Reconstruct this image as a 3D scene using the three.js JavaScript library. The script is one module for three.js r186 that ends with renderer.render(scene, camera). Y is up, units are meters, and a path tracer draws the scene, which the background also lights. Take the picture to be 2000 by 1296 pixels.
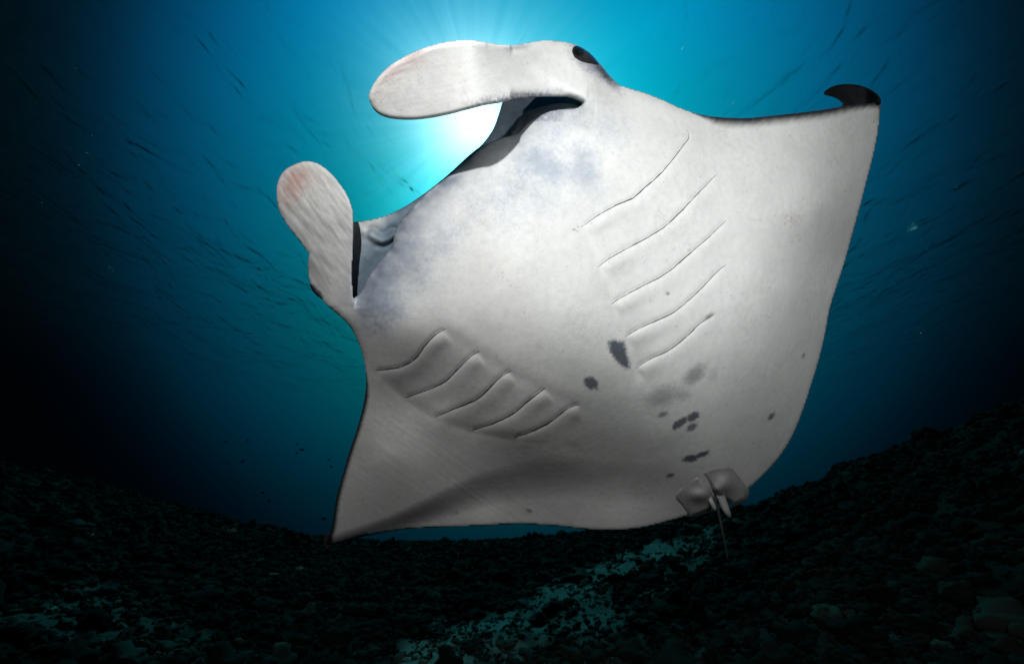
import * as THREE from 'three';
import { ImprovedNoise } from 'three/addons/math/ImprovedNoise.js';
import { mergeGeometries, mergeVertices } from 'three/addons/utils/BufferGeometryUtils.js';

// ------------------------------------------------------------------ camera, water light, sun, flash, exposure
const R = THREE.MathUtils.degToRad, { clamp, lerp, smoothstep } = THREE.MathUtils;
const scene = new THREE.Scene();
const TAN = Math.tan(R(40)), ASPECT = 2000 / 1296, CAMY = 2.2;
const camera = new THREE.PerspectiveCamera(80, ASPECT, 0.05, 400);
camera.position.set(0, CAMY, 0);
camera.rotation.set(R(28.5), 0, 0);
camera.updateMatrixWorld(true);
camera.focus = 2; camera.userData.fStop = 1.5;
const renderer = new THREE.WebGLRenderer({ antialias: true });
renderer.toneMapping = THREE.LinearToneMapping;
renderer.toneMappingExposure = 1;
renderer.shadowMap.enabled = true;
scene.add(camera);

const SUN = new THREE.Vector3(-0.0795, 0.8354, -0.544).normalize();   // towards the sun, high ahead
{
  // daylight as it arrives through the water: a broad glow round the sun that falls off to dark blue
  const W = 2048, H = 1024, data = new Float32Array(W * H * 4), noise = new ImprovedNoise();
  const glow = new THREE.Vector3(0.0318, 0.6337, -0.7729).normalize();
  const ax = new THREE.Vector3(0, 1, 0).cross(SUN).normalize(), ay = SUN.clone().cross(ax);
  const v = new THREE.Vector3();
  for (let j = 0; j < H; j++) {
    const up = ((j + 0.5) / H - 0.5) * Math.PI;
    for (let i = 0; i < W; i++) {
      const az = ((i + 0.5) / W - 0.5) * 2 * Math.PI;
      v.set(Math.cos(az) * Math.cos(up), Math.sin(up), Math.sin(az) * Math.cos(up));
      const g = Math.max(15, Math.acos(clamp(v.dot(glow), -1, 1)) * 180 / Math.PI), e = Math.asin(v.y) * 180 / Math.PI, s = Math.acos(clamp(v.dot(SUN), -1, 1)) * 180 / Math.PI;
      const gc = Math.min(g, 62), ec = Math.min(e, 62);
      let G = Math.exp(3.798259 - 0.5536029 * gc + 0.01584329 * gc * gc - 1.755029e-4 * gc ** 3 + 0.0390846 * ec);
      let B = Math.exp(4.818883 - 0.6938961 * gc + 0.02120057 * gc * gc - 2.297458e-4 * gc ** 3 + 0.0451572 * ec);
      G = 1.05 * G / (1 + G * 0.3); B = 1.05 * B / (1 + B * 0.25);
      const dim = Math.exp(-0.065 * Math.max(0, g - 45)); G *= dim; B *= dim;
      // beams of light fanning out round the sun
      const ang = Math.atan2(v.dot(ay), v.dot(ax));
      const ray = 0.5 + 0.25 * noise.noise(Math.cos(ang) * 9, Math.sin(ang) * 9, s * 0.025 + 3) + 0.28 * 0.7 * noise.noise(Math.cos(ang) * 22, Math.sin(ang) * 22, s * 0.05);
      const halo = Math.exp(-((s / 8.5) ** 2)) * (0.75 + 0.5 * ray) + 0.22 * Math.exp(-((s / 14) ** 4)) * clamp(ray * 1.5 - 0.25, 0, 1.4);
      const core = 1.05 * Math.exp(-((s / 5.4) ** 2));
      const o = (j * W + i) * 4;
      data[o] = 0.0001 + 0.26 * halo + core;
      data[o + 1] = 0.0004 + G + 0.56 * halo + core;
      data[o + 2] = 0.0009 + B + 0.58 * halo + core;
      data[o + 3] = 1;
    }
  }
  const sky = new THREE.DataTexture(data, W, H, THREE.RGBAFormat, THREE.FloatType);
  sky.mapping = THREE.EquirectangularReflectionMapping; sky.magFilter = THREE.LinearFilter; sky.needsUpdate = true;
  scene.background = sky; scene.environment = sky;
}
const sun = new THREE.DirectionalLight(new THREE.Color().setRGB(0.16, 0.95, 0.88), 0.65);   // sunlight after ten metres of sea: the red is gone
sun.position.copy(SUN).multiplyScalar(40); sun.target.position.set(0, 0, -8);
sun.position.add(sun.target.position);
sun.castShadow = true; sun.shadow.radius = 20;
Object.assign(sun.shadow.camera, { left: -40, right: 40, top: 40, bottom: -40, near: 1, far: 120 });
scene.add(sun, sun.target);

const at = (x, y, depth) => new THREE.Vector3((x / 1000 - 1) * TAN * ASPECT * depth, (1 - y / 648) * TAN * depth, -depth).applyMatrix4(camera.matrixWorld);

// the photographer's strobe above the lens, whose light and shadow the animal shows, plus an added fill
const flashOrFill = (x, y, z, tx, ty, power, cone, tint) => {
  const l = new THREE.SpotLight(new THREE.Color().setRGB(...tint), power, 0, R(cone), 1, 2);
  l.position.set(x, y, z).applyMatrix4(camera.matrixWorld); l.target.position.copy(at(tx, ty, 2));
  l.castShadow = true; l.shadow.radius = 3; scene.add(l, l.target);
};
flashOrFill(-0.6, 2.2, 1.0, 1060, 190, 40, 56, [1, 1, 0.985]);
flashOrFill(1.15, 0.5, 0.8, 1540, 130, 17, 50, [0.95, 1, 0.99]);  // added unseen fill that lifts the fin's shadow and the right wing


// ------------------------------------------------------------------ helpers
const N = new ImprovedNoise();
const fbm = (x, y, z = 0, o = 4) => { let s = 0, a = 0.5; for (let i = 0; i < o; i++) { s += a * N.noise(x, y, z + i * 7.3); x *= 2.03; y *= 2.03; a *= 0.5; } return s; };
let seed = 20240611;
const rnd = () => { seed = (seed + 0x6d2b79f5) | 0; let t = Math.imul(seed ^ (seed >>> 15), 1 | seed); t = (t + Math.imul(t ^ (t >>> 7), 61 | t)) ^ t; return ((t ^ (t >>> 14)) >>> 0) / 4294967296; };
const lin = (r, g, b) => { const c = new THREE.Color().setRGB(r / 255, g / 255, b / 255, THREE.SRGBColorSpace); return [c.r, c.g, c.b]; };
function tag(o, label, category, group, kind) {
  if (label) o.userData.label = label;
  if (category) o.userData.category = category;
  if (group) o.userData.group = group;
  if (kind) o.userData.kind = kind;
  o.traverse((m) => { if (m.isMesh) m.castShadow = m.receiveShadow = true; });
  return o;
}
// a closed or open curve through points; a third entry 1 marks a corner
function curve(pts, closed = true, n = 8) {
  const out = [], m = pts.length, P = (i) => pts[closed ? (i + m) % m : clamp(i, 0, m - 1)];
  for (let i = 0; i < (closed ? m : m - 1); i++) {
    const b = P(i), c = P(i + 1), a = b[2] ? b : P(i - 1), d = c[2] ? c : P(i + 2);
    const k = Math.max(2, Math.min(24, Math.round(Math.hypot(c[0] - b[0], c[1] - b[1]) / n)));
    for (let j = 0; j < k; j++) {
      const t = j / k, t2 = t * t, t3 = t2 * t;
      out.push([0, 1].map((q) => 0.5 * (2 * b[q] + (c[q] - a[q]) * t + (2 * a[q] - 5 * b[q] + 4 * c[q] - d[q]) * t2 + (3 * b[q] - a[q] - 3 * c[q] + d[q]) * t3)));
    }
  }
  if (!closed) out.push(pts[m - 1].slice(0, 2));
  return out;
}
// distance to a polyline, on which side, and how far along it (0..1)
function near(poly, x, y) {
  let best = 1e9, side = 1, along = 0;
  for (let i = 0; i < poly.length - 1; i++) {
    const [ax, ay] = poly[i], dx = poly[i + 1][0] - ax, dy = poly[i + 1][1] - ay, t = clamp(((x - ax) * dx + (y - ay) * dy) / (dx * dx + dy * dy + 1e-9), 0, 1);
    const d = Math.hypot(x - ax - dx * t, y - ay - dy * t);
    if (d < best) { best = d; side = dx * (y - ay) - dy * (x - ax) > 0 ? 1 : -1; along = (i + t) / (poly.length - 1); }
  }
  return [best, side, along];
}
function inside(poly, x, y) {
  let c = false;
  for (let i = 0, j = poly.length - 1; i < poly.length; j = i++) if (poly[i][1] > y !== poly[j][1] > y && x < ((poly[j][0] - poly[i][0]) * (y - poly[i][1])) / (poly[j][1] - poly[i][1]) + poly[i][0]) c = !c;
  return c;
}
// smooth surface through scattered depths (thin plate)
function plate(pts, soft = 1e-4) {
  const n = pts.length, m = n + 3, A = Array.from({ length: m }, () => new Float64Array(m + 1)), phi = (r2) => (r2 > 1e-12 ? r2 * Math.log(r2) : 0);
  pts.forEach(([x, y, z], i) => {
    x /= 1000; y /= 1000;
    pts.forEach(([u, v], j) => { A[i][j] = phi((x - u / 1000) ** 2 + (y - v / 1000) ** 2) + (i === j ? soft : 0); });
    [1, x, y].forEach((q, k) => { A[i][n + k] = A[n + k][i] = q; });
    A[i][m] = z;
  });
  for (let c = 0; c < m; c++) {
    let p = c; for (let r = c + 1; r < m; r++) if (Math.abs(A[r][c]) > Math.abs(A[p][c])) p = r;
    [A[c], A[p]] = [A[p], A[c]];
    for (let r = 0; r < m; r++) if (r !== c && A[r][c]) { const f = A[r][c] / A[c][c]; for (let k = c; k <= m; k++) A[r][k] -= f * A[c][k]; }
  }
  const w = A.map((row, i) => row[m] / row[i]);
  return (x, y) => { x /= 1000; y /= 1000; let s = w[n] + w[n + 1] * x + w[n + 2] * y; for (let i = 0; i < n; i++) s += w[i] * phi((x - pts[i][0] / 1000) ** 2 + (y - pts[i][1] / 1000) ** 2); return s; };
}

// ------------------------------------------------------------------ the manta: its own frame
const mantaFrame = new THREE.Matrix4();
{
  const head = at(870, 400, 1.8), tail = at(1400, 980, 2.6), left = at(750, 900, 2.5), right = at(1560, 400, 2.2);
  const z = tail.clone().sub(head).normalize(), x = right.sub(left); x.addScaledVector(z, -x.dot(z)).normalize();
  mantaFrame.makeBasis(x, z.clone().cross(x), z).setPosition(at(1120, 600, 1.95));
}
const toManta = mantaFrame.clone().invert();

// Skin over an outline: a belly side at depth z, a back side behind it, closed along the edge.
function body(poly, step, z, thick, edge, color, split) {
  let x0 = 1e9, y0 = 1e9, x1 = -1e9, y1 = -1e9;
  for (const [x, y] of poly) { x0 = Math.min(x0, x); x1 = Math.max(x1, x); y0 = Math.min(y0, y); y1 = Math.max(y1, y); }
  x0 -= step * 1.5; y0 -= step * 1.5;
  const nx = Math.ceil((x1 - x0) / step) + 2, ny = Math.ceil((y1 - y0) / step) + 2, sd = new Float32Array(nx * ny).fill(1e9);
  const reach = 150;   // beyond this many the distance does not matter
  const closed = [...poly, poly[0]];
  for (let s = 0; s < poly.length; s++) {
    const [ax, ay] = closed[s], [bx, by] = closed[s + 1], dx = bx - ax, dy = by - ay, l2 = dx * dx + dy * dy + 1e-9;
    const i0 = Math.max(0, Math.floor((Math.min(ax, bx) - reach - x0) / step)), i1 = Math.min(nx - 1, Math.ceil((Math.max(ax, bx) + reach - x0) / step));
    const j0 = Math.max(0, Math.floor((Math.min(ay, by) - reach - y0) / step)), j1 = Math.min(ny - 1, Math.ceil((Math.max(ay, by) + reach - y0) / step));
    for (let j = j0; j <= j1; j++) for (let i = i0; i <= i1; i++) {
      const px = x0 + i * step - ax, py = y0 + j * step - ay, t = clamp((px * dx + py * dy) / l2, 0, 1), d = (px - dx * t) ** 2 + (py - dy * t) ** 2;
      if (d < sd[j * nx + i]) sd[j * nx + i] = d;
    }
  }
  for (let j = 0; j < ny; j++) for (let i = 0; i < nx; i++) {
    const k = j * nx + i, d = Math.min(reach, Math.sqrt(sd[k]));
    sd[k] = (inside(poly, x0 + i * step, y0 + j * step) ? 1 : -1) * Math.max(d, step * 0.12);
  }
  const P = [], ids = new Map(), tri = [];
  const node = (i, j) => { const k = j * nx + i; if (!ids.has(k)) { ids.set(k, P.length); P.push([x0 + i * step, y0 + j * step, sd[k]]); } return ids.get(k); };
  const cut = (i, j, u, v) => {
    const a = j * nx + i, b = v * nx + u, k = Math.min(a, b) + ':' + Math.max(a, b);
    if (!ids.has(k)) { const t = sd[a] / (sd[a] - sd[b]); ids.set(k, P.length); P.push([x0 + (i + (u - i) * t) * step, y0 + (j + (v - j) * t) * step, 0]); }
    return ids.get(k);
  };
  for (let j = 0; j < ny - 1; j++) for (let i = 0; i < nx - 1; i++) {
    const c = [[i, j], [i, j + 1], [i + 1, j + 1], [i + 1, j]], f = [];
    for (let k = 0; k < 4; k++) {
      const [a, b] = c[k], [u, v] = c[(k + 1) % 4], A = sd[b * nx + a] > 0, B = sd[v * nx + u] > 0;
      if (A) f.push(node(a, b));
      if (A !== B) f.push(cut(a, b, u, v));
    }
    if (f.length === 4 && (i + j) % 2) tri.push([f[1], f[2], f[3]], [f[1], f[3], f[0]]);
    else for (let k = 1; k + 1 < f.length; k++) tri.push([f[0], f[k], f[k + 1]]);
  }
  const n = P.length, pos = [], col = [], uv = [], back = new Int32Array(n), p = new THREE.Vector3();
  const put = (x, y, d, depth, c) => { p.copy(at(x, y, depth)).applyMatrix4(toManta); pos.push(p.x, p.y, p.z); uv.push(p.x, p.z); col.push(...c); return pos.length / 3 - 1; };
  const zs = new Float32Array(n), er = [];
  for (let i = 0; i < n; i++) {
    const [x, y, d] = P[i], [w, wpx] = edge(x, y), q = 1 - Math.min(1, d / wpx);
    zs[i] = z(x, y, d); er.push(w);
    put(x, y, d, zs[i] + w * (1 - Math.sqrt(Math.max(0, 1 - q * q))), color(x, y, d, false));
  }
  for (let i = 0; i < n; i++) {
    const [x, y, d] = P[i];
    back[i] = d === 0 ? i : put(x, y, d, zs[i] + er[i] + thick(x, y, d), color(x, y, d, true));
  }
  const geo = (list) => {
    const idx = [];
    for (const [a, b, c] of list) { idx.push(a, b, c); idx.push(back[a], back[c], back[b]); }
    return idx;
  };
  const all = new THREE.BufferGeometry();
  all.setAttribute('position', new THREE.Float32BufferAttribute(pos, 3));
  all.setAttribute('uv', new THREE.Float32BufferAttribute(uv, 2));
  all.setAttribute('color', new THREE.Float32BufferAttribute(col, 3));
  all.setIndex(geo(tri));
  all.computeVertexNormals();
  if (!split) return [all];
  const lists = [];
  for (const t of tri) { const [a, b, c] = t, s = split((P[a][0] + P[b][0] + P[c][0]) / 3, (P[a][1] + P[b][1] + P[c][1]) / 3); (lists[s] ??= []).push(t); }
  return lists.map((l) => {
    const idx = geo(l), used = new Map(), g = new THREE.BufferGeometry(), keep = [];
    const re = idx.map((k) => { if (!used.has(k)) { used.set(k, keep.length); keep.push(k); } return used.get(k); });
    for (const name of ['position', 'normal', 'uv', 'color']) { const s = all.attributes[name]; g.setAttribute(name, new THREE.Float32BufferAttribute(keep.flatMap((k) => Array.from({ length: s.itemSize }, (_, q) => s.array[k * s.itemSize + q])), s.itemSize)); }
    g.setIndex(re); return g;
  });
}

// ------------------------------------------------------------------ skin material
function grain() {
  const S = 512, bump = new Uint8Array(S * S * 4), tint = new Uint8Array(S * S * 4);
  const per = (x, y, f, z) => { // noise that repeats over the tile
    const u = x / S, v = y / S, a = (i, j) => N.noise((u + i) * f, (v + j) * f, z), s = (t) => t;
    return a(0, 0) * (1 - u) * (1 - v) + a(-1, 0) * u * (1 - v) + a(0, -1) * (1 - u) * v + a(-1, -1) * u * v;
  };
  for (let y = 0; y < S; y++) for (let x = 0; x < S; x++) {
    const o = (y * S + x) * 4, f = per(x, y, 90, 1) * 0.35 + per(x, y, 45, 5) * 0.5 + per(x, y, 14, 9) * 0.7;
    const b = clamp(128 + f * 130, 0, 255), t = clamp(248 + per(x, y, 70, 20) * 12 + per(x, y, 18, 30) * 12 + per(x, y, 5, 40) * 10, 0, 255);
    bump.set([b, b, b, 255], o); tint.set([t, t, clamp(t - per(x, y, 9, 50) * 6, 0, 255), 255], o);
  }
  const make = (d, srgb) => { const t = new THREE.DataTexture(d, S, S); t.wrapS = t.wrapT = THREE.RepeatWrapping; t.magFilter = THREE.LinearFilter; t.repeat.set(1.6, 1.6); if (srgb) t.colorSpace = THREE.SRGBColorSpace; t.needsUpdate = true; return t; };
  return [make(bump), make(tint, true)];
}
const [skinBump, skinTint] = grain();
const skin = new THREE.MeshPhysicalMaterial({ name: 'skin', vertexColors: true, map: skinTint, bumpMap: skinBump, bumpScale: 0.0009, roughness: 0.5, specularIntensity: 0.5 });
const darkSkin = new THREE.MeshPhysicalMaterial({ name: 'dark_skin', vertexColors: true, bumpMap: skinBump, bumpScale: 0.001, roughness: 0.7, specularIntensity: 0.12 });
const slitMat = new THREE.MeshStandardMaterial({ name: 'slit', color: new THREE.Color().setRGB(0.035, 0.036, 0.04), roughness: 0.8 });
const eyeMat = new THREE.MeshPhysicalMaterial({ name: 'eye', vertexColors: true, roughness: 0.25, clearcoat: 0.4 });

// ------------------------------------------------------------------ outlines, in units of the two-metre plane
const OUT = curve([
  [1060, 189], [1023, 191], [999, 194], [980, 200], [944, 206], [917, 213], [870, 225], [833, 231.5], [796, 234], [759, 230.5], [736, 220], [724, 203], [720.5, 184], [731, 161], [750, 138], [778, 117], [824, 95], [870, 82], [910, 78],
  [928, 79], [962, 84.6], [993, 88], [1017, 86], [1039, 82], [1060, 79], [1085, 79.6], [1110, 83], [1128, 88.6], [1147, 99], [1162, 113], [1178, 132], [1193, 150], [1210, 166.7, 1], [1239, 175], [1270, 185], [1301, 198], [1332, 212], [1363, 222], [1392, 227.5], [1427, 230], [1466, 230], [1516, 225],
  [1570, 219], [1616, 213], [1655, 206], [1686, 202.6], [1720.5, 199.5, 1], [1718.6, 231], [1713, 273], [1703, 316], [1691, 362], [1680, 405], [1666, 455], [1649, 516], [1635, 559], [1622, 600], [1610, 660], [1598, 708], [1583, 757],
  [1567, 805], [1549, 849], [1525, 889], [1501, 917], [1477, 941], [1461, 954], [1440, 966], [1400, 986], [1341, 1007], [1300, 1019], [1260, 1029], [1220, 1034], [1180, 1034.6], [1140, 1032.6], [1094, 1027.5], [1024, 1023], [986, 1023.7], [932, 1026.7], [870, 1029],
  [808, 1031.5], [754, 1039], [708, 1048], [669, 1059], [646, 1065], [638.6, 1071.5, 1], [636, 1062], [641, 1045], [648, 1030], [652, 1001], [658, 966], [667.5, 932], [681, 885], [696.5, 839], [708, 797], [714, 762], [714.6, 731], [710, 700], [702, 675],
  [690, 648], [677, 630], [658, 612], [643, 600], [625, 579], [609.5, 558], [603, 542], [601, 515], [604, 495, 1], [585, 471], [566, 446.7], [549, 420], [541.6, 397], [540, 366], [549, 340], [566, 325], [594, 314.6], [610, 316], [622, 320], [643, 335], [662, 357],
  [677, 379], [686.7, 403], [690, 425], [691, 453], [689, 480], [688, 511], [687.6, 542], [689, 584, 1], [705, 570], [713, 553], [724, 534], [736, 515], [757, 493], [767, 477], [770, 459], [776, 443], [788, 425], [824, 385], [870, 348], [905, 320], [946, 285], [974, 271],
  [1005, 262], [1030, 241], [1054, 224], [1085, 215], [1110, 213], [1130, 210], [1138, 201, 1], [1125, 195], [1110, 190.4], [1091, 189.5],
], true, 7);

const base = plate([
  [870, 400, 1.80], [800, 440, 1.82], [1000, 300, 1.79], [1100, 260, 1.78], [1150, 170, 1.87], [1060, 120, 1.97], [1128, 92, 2.03], [1210, 170, 2.08], [1250, 250, 1.92], [1330, 215, 2.12], [1400, 232, 2.21], [1350, 330, 1.95], [1250, 450, 1.80], [1050, 480, 1.70],
  [950, 450, 1.73], [900, 560, 1.74], [760, 560, 1.86], [705, 600, 1.93], [655, 605, 2.05], [702, 680, 2.12], [714, 745, 2.28], [800, 640, 1.84], [1100, 650, 1.72], [1250, 700, 1.84], [1400, 500, 1.93], [1550, 350, 2.2], [1466, 232, 2.27], [1600, 217, 2.45], [1715, 203, 2.8],
  [1600, 400, 2.3], [1690, 362, 2.74], [1645, 500, 2.7], [1560, 560, 2.24], [1605, 690, 2.64], [1500, 700, 2.18], [1567, 805, 2.66], [1500, 916, 2.68], [1400, 800, 2.1], [1300, 850, 2.12], [1400, 920, 2.4], [1460, 953, 2.64], [1330, 1005, 2.62], [1200, 1034, 2.66],
  [1210, 930, 2.44], [1100, 880, 2.2], [1090, 1027, 2.62], [950, 960, 2.54], [930, 1026, 2.66], [900, 880, 2.32], [750, 1040, 2.92], [645, 1060, 3.08], [750, 900, 2.5], [680, 890, 2.66], [660, 970, 2.87], [850, 720, 1.97], [780, 730, 2.1], [800, 790, 2.25], [860, 825, 2.2],
  [1000, 760, 1.88], [1000, 840, 2.07], [925, 845, 2.2], [600, 540, 2.14], [600, 400, 2.0], [720, 180, 1.95], [850, 150, 1.96],
]);

const GILLS_R = [
  [[1340, 252], [1346, 267], [1330, 290], [1294, 335], [1258, 367.6], [1237, 386], [1203, 400.7], [1169, 420], [1135, 443]],
  [[1400, 340], [1364, 377], [1330, 413], [1300, 441], [1273, 459], [1220, 487.7], [1186, 507], [1167, 521.6]],
  [[1418, 430], [1389.6, 458], [1358, 485.6], [1304.7, 531], [1262, 555], [1220, 577], [1194, 593]],
  [[1418, 517], [1400, 531], [1362, 571], [1317, 608.7], [1283, 625.6], [1249.5, 640.5], [1220, 657.5]],
  [[1396, 613], [1364, 634], [1347, 652], [1304.7, 685], [1271, 700], [1241, 719]],
].map((p) => curve(p.reverse(), false));
const GILLS_L = [
  [[733, 722.7], [762, 720], [785, 715], [810, 701], [828, 677], [847, 656], [870, 641]],
  [[792, 776], [831.5, 762], [866, 746.6], [893, 721.5], [916, 698], [936, 685.7]],
  [[849, 814], [885.5, 798.7], [932, 779], [955, 758], [978, 735], [999, 723.5]],
  [[922, 839], [959, 828], [1001, 808], [1036, 779], [1065, 757]],
  [[1005, 853.5], [1036, 843], [1074.6, 824], [1109, 797], [1132.5, 789]],
].map((p) => curve(p, false));
const box = (p, m) => p.reduce((b, [x, y]) => [Math.min(b[0], x - m), Math.min(b[1], y - m), Math.max(b[2], x + m), Math.max(b[3], y + m)], [1e9, 1e9, -1e9, -1e9]);
const slits = [...GILLS_R.map((p) => ({ p, inner: 0, k: 1.0 })), ...GILLS_L.map((p) => ({ p, inner: 1, k: 1 }))].map((s) => ({ ...s, b: box(s.p, 70) }));
const foldIn = curve([[840, 615], [872, 641], [936, 686], [999, 724], [1066, 757], [1134, 790], [1170, 810]], false);
const foldWing = curve([[700, 665], [722, 712], [757, 747], [792, 778], [850, 816], [922, 842], [1005, 858], [1080, 866]], false);
const foldR = curve([[1110, 420], [1140, 450], [1172, 525], [1200, 600], [1228, 662], [1250, 730]], false);
const band = curve([[640, 1074], [690, 1056], [760, 1034], [827, 1009], [872, 992], [930, 972], [1000, 955], [1060, 945], [1119, 944], [1209, 955], [1276, 953], [1321, 942], [1380, 905]], false);
const finAxisL = curve([[600, 330], [605, 400], [640, 490], [668, 560], [690, 620]], false);
const creaseL = curve([[604, 495], [622, 517], [640, 545], [658, 575], [672, 600]], false);
const creaseR = curve([[962, 84], [1000, 112], [1045, 150], [1090, 178], [1135, 205]], false);

function fins(x, y) {  // how far forward of the head the two head fins reach
  let f = 0;
  if (x < 1140 && y < 200 + (1138 - x) * 0.12) {  // upper fin
    const s = clamp((1135 - x) / 400, 0, 1);
    f += 0.44 * smoothstep(s, 0, 0.55) - 0.12 * smoothstep(s, 0.05, 0.6) * (y - 150) / 80 - 0.05 * smoothstep(s, 0.6, 1);
  }
  if (x < 692 && y < 640) {  // left fin
    const [d, side] = near(creaseL, x, y), head = x < 665 && y > 495 && (side > 0) ? smoothstep(d, 0, 30) : 0;
    const s = clamp((625 - y) / 290, 0, 1);
    f += (0.05 * smoothstep(s, 0, 0.95) + 0.015 * Math.sin(s * 3)) * smoothstep(s, 0.1, 0.4) * (1 - head) - 0.012 * head;
  }
  return f;
}
const streak = (x, y, ang, l, w, z) => { const c = Math.cos(ang), s = Math.sin(ang); return N.noise((x * c + y * s) / l, (-x * s + y * c) / w, z); };
function bellyZ(x, y, d) {
  let z = base(x, y) - fins(x, y);
  for (const s of slits) {
    if (x < s.b[0] || y < s.b[1] || x > s.b[2] || y > s.b[3]) continue;
    const [q, side, t] = near(s.p, x, y), ends = smoothstep(Math.min(t, 1 - t), 0, 0.07), inner = ends * Math.exp(-(((t - (s.inner ? 0.87 : 0.13)) / 0.14) ** 2));
    z += 0.005 * s.k * Math.exp(-((q / 4) ** 2)) * ends;
    if (side > 0) z -= (0.0035 * s.k * ends + 0.006 * s.k * inner) * Math.exp(-(((q - 15) / 14) ** 2));
    else z -= 0.001 * s.k * ends * Math.exp(-(((q - 3) / 16) ** 2));
  }
  if (x < 1200 && y > 580) {
    const [q, side, t] = near(foldIn, x, y), e = smoothstep(Math.min(t, 1 - t), 0, 0.16); // gill covers lie lower than the belly
    z += e * (0.0025 * Math.exp(-(((side * q - 6) / 12) ** 2)) - 0.0025 * Math.exp(-(((side * q + 14) / 18) ** 2)));
    const [w, ws, wt] = near(foldWing, x, y), we = smoothstep(Math.min(wt, 1 - wt), 0, 0.25);
    z += we * (0.004 * Math.exp(-((w / 9) ** 2)) + (ws > 0 ? 0 : -0.003 * Math.exp(-(((w - 20) / 18) ** 2))));
  }
  if (y > 735 && x < 1480) {
    const [q, side, t] = near(band, x, y), e = smoothstep(1 - t, 0, 0.25);
    z += e * lerp(0.10, 0.06, smoothstep(t, 0.25, 0.6)) * (smoothstep(side * q, lerp(-26, -55, smoothstep(t, 0.1, 0.6)), lerp(12, 30, smoothstep(t, 0.1, 0.6))) - 0.3 * smoothstep(side * q, -170, -30));
  }
  if (x > 1080 && x < 1300 && y > 400 && y < 750) { const [q] = near(foldR, x, y); z += 0.006 * Math.exp(-((q / 12) ** 2)); }
  if (x > 950 && x < 1150 && y < 220) { const [q, sd] = near(creaseR, x, y); z += 0.012 * Math.exp(-((q / 12) ** 2)) - 0.008 * Math.exp(-(((sd * q + 22) / 16) ** 2)); }
  // muscle lines across the wings, wrinkles of the head fins
  const lw = smoothstep(y - 0.62 * (x - 700), 690, 800) * smoothstep(x, 640, 760) * (1 - smoothstep(x, 1250, 1400));
  if (lw > 0) z += 0.0016 * lw * streak(x, y, 0.62, 90, 5.5, 2);
  const rw = smoothstep(x + 0.25 * (y - 400), 1560, 1650);
  if (rw > 0) z += 0.0018 * rw * smoothstep(d, 2, 16) * streak(x, y, -0.85, 70, 5, 4);
  if (y < 600 && x < 692) z += (1 - smoothstep(y, 530, 592)) * (0.0032 * streak(x, y, 0.95, 45, 5, 6) + 0.005 * streak(x, y, 0.9, 40, 14, 8));
  else if (y < 236 && x < 1100) z += 0.0004 * streak(x, y, -0.2, 60, 6, 7);
  z += 0.0035 * fbm(x / 70, y / 70, 3, 3) + 0.006 * fbm(x / 190, y / 190, 6, 2);
  return z;
}
const soft = (x, y, cx, cy, rx, ry, ang, s = 0.5) => { const c = Math.cos(ang), n = Math.sin(ang), u = ((x - cx) * c + (y - cy) * n) / rx, v = (-(x - cx) * n + (y - cy) * c) / ry, r = Math.hypot(u, v) + 0.28 * N.noise(x / 7, y / 7, cx) + 0.18 * N.noise(x / 3, y / 3, cy); return 1 - smoothstep(r, 1 - s, 1 + s * 0.6); };
const BIG = [[1187, 668], [1197, 662], [1207, 666], [1220, 666], [1224, 686], [1231, 712], [1229, 721], [1216, 717], [1200, 700], [1190, 684]];
const BIGC = [...BIG, BIG[0]];
const SPOTS = [  // x, y, half length, half width, turn, strength, softness
  [1154, 748, 16, 12, 0.6, 0.9, 0.35], [1357, 732, 27, 15, -0.75, 0.55, 0.7], [1297, 774, 36, 20, -0.35, 0.5, 0.75], [1336, 772, 16, 12, -0.5, 0.3, 0.8], [1392, 732, 9, 16, 0.3, 0.22, 0.9], [1295, 809, 11, 6, -0.3, 0.7, 0.6],
  [1328, 826, 21, 7.5, -0.62, 0.9, 0.3], [1354, 813, 14, 8, -0.5, 0.9, 0.3], [1351, 834, 12, 7, -0.45, 0.8, 0.4], [1507, 813, 10, 5, -0.9, 0.85, 0.5], [1570, 694, 3, 6, 0.2, 0.7, 0.6], [1349, 895, 16, 7, -0.2, 0.95, 0.3], [1373, 887, 14, 5.5, -0.45, 0.95, 0.3],
  [1309, 928, 9, 4.5, -0.2, 0.85, 0.5], [1034, 997, 7, 4, 0.2, 0.7, 0.6], [891, 1001, 4, 3, 0, 0.5, 0.6], [1304.7, 572.6, 4, 4, 0, 0.7, 0.6], [1120, 868, 22, 9, 0.5, 0.18, 0.9], [1490, 735, 10, 6, 0, 0.12, 0.9], [1386, 617, 11, 4, -0.6, 0.6, 0.6],
];
const LEAD_R = curve([[1290, 195], [1332, 212], [1363, 222], [1392, 227.5], [1427, 230], [1466, 230], [1516, 225], [1570, 219], [1616, 213], [1655, 206], [1686, 202.6], [1720, 199.5]], false);
const LEAD_L = curve([[704, 680], [714, 731], [714, 762], [708, 797], [696, 839], [681, 885], [667, 932], [658, 966], [652, 1001], [648, 1030], [637, 1071]], false);
const LIP = curve([[689, 584], [705, 570], [724, 534], [757, 493], [770, 459], [788, 425], [824, 385], [870, 348], [905, 320], [946, 285], [1005, 262], [1054, 224], [1130, 210]], false);
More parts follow.
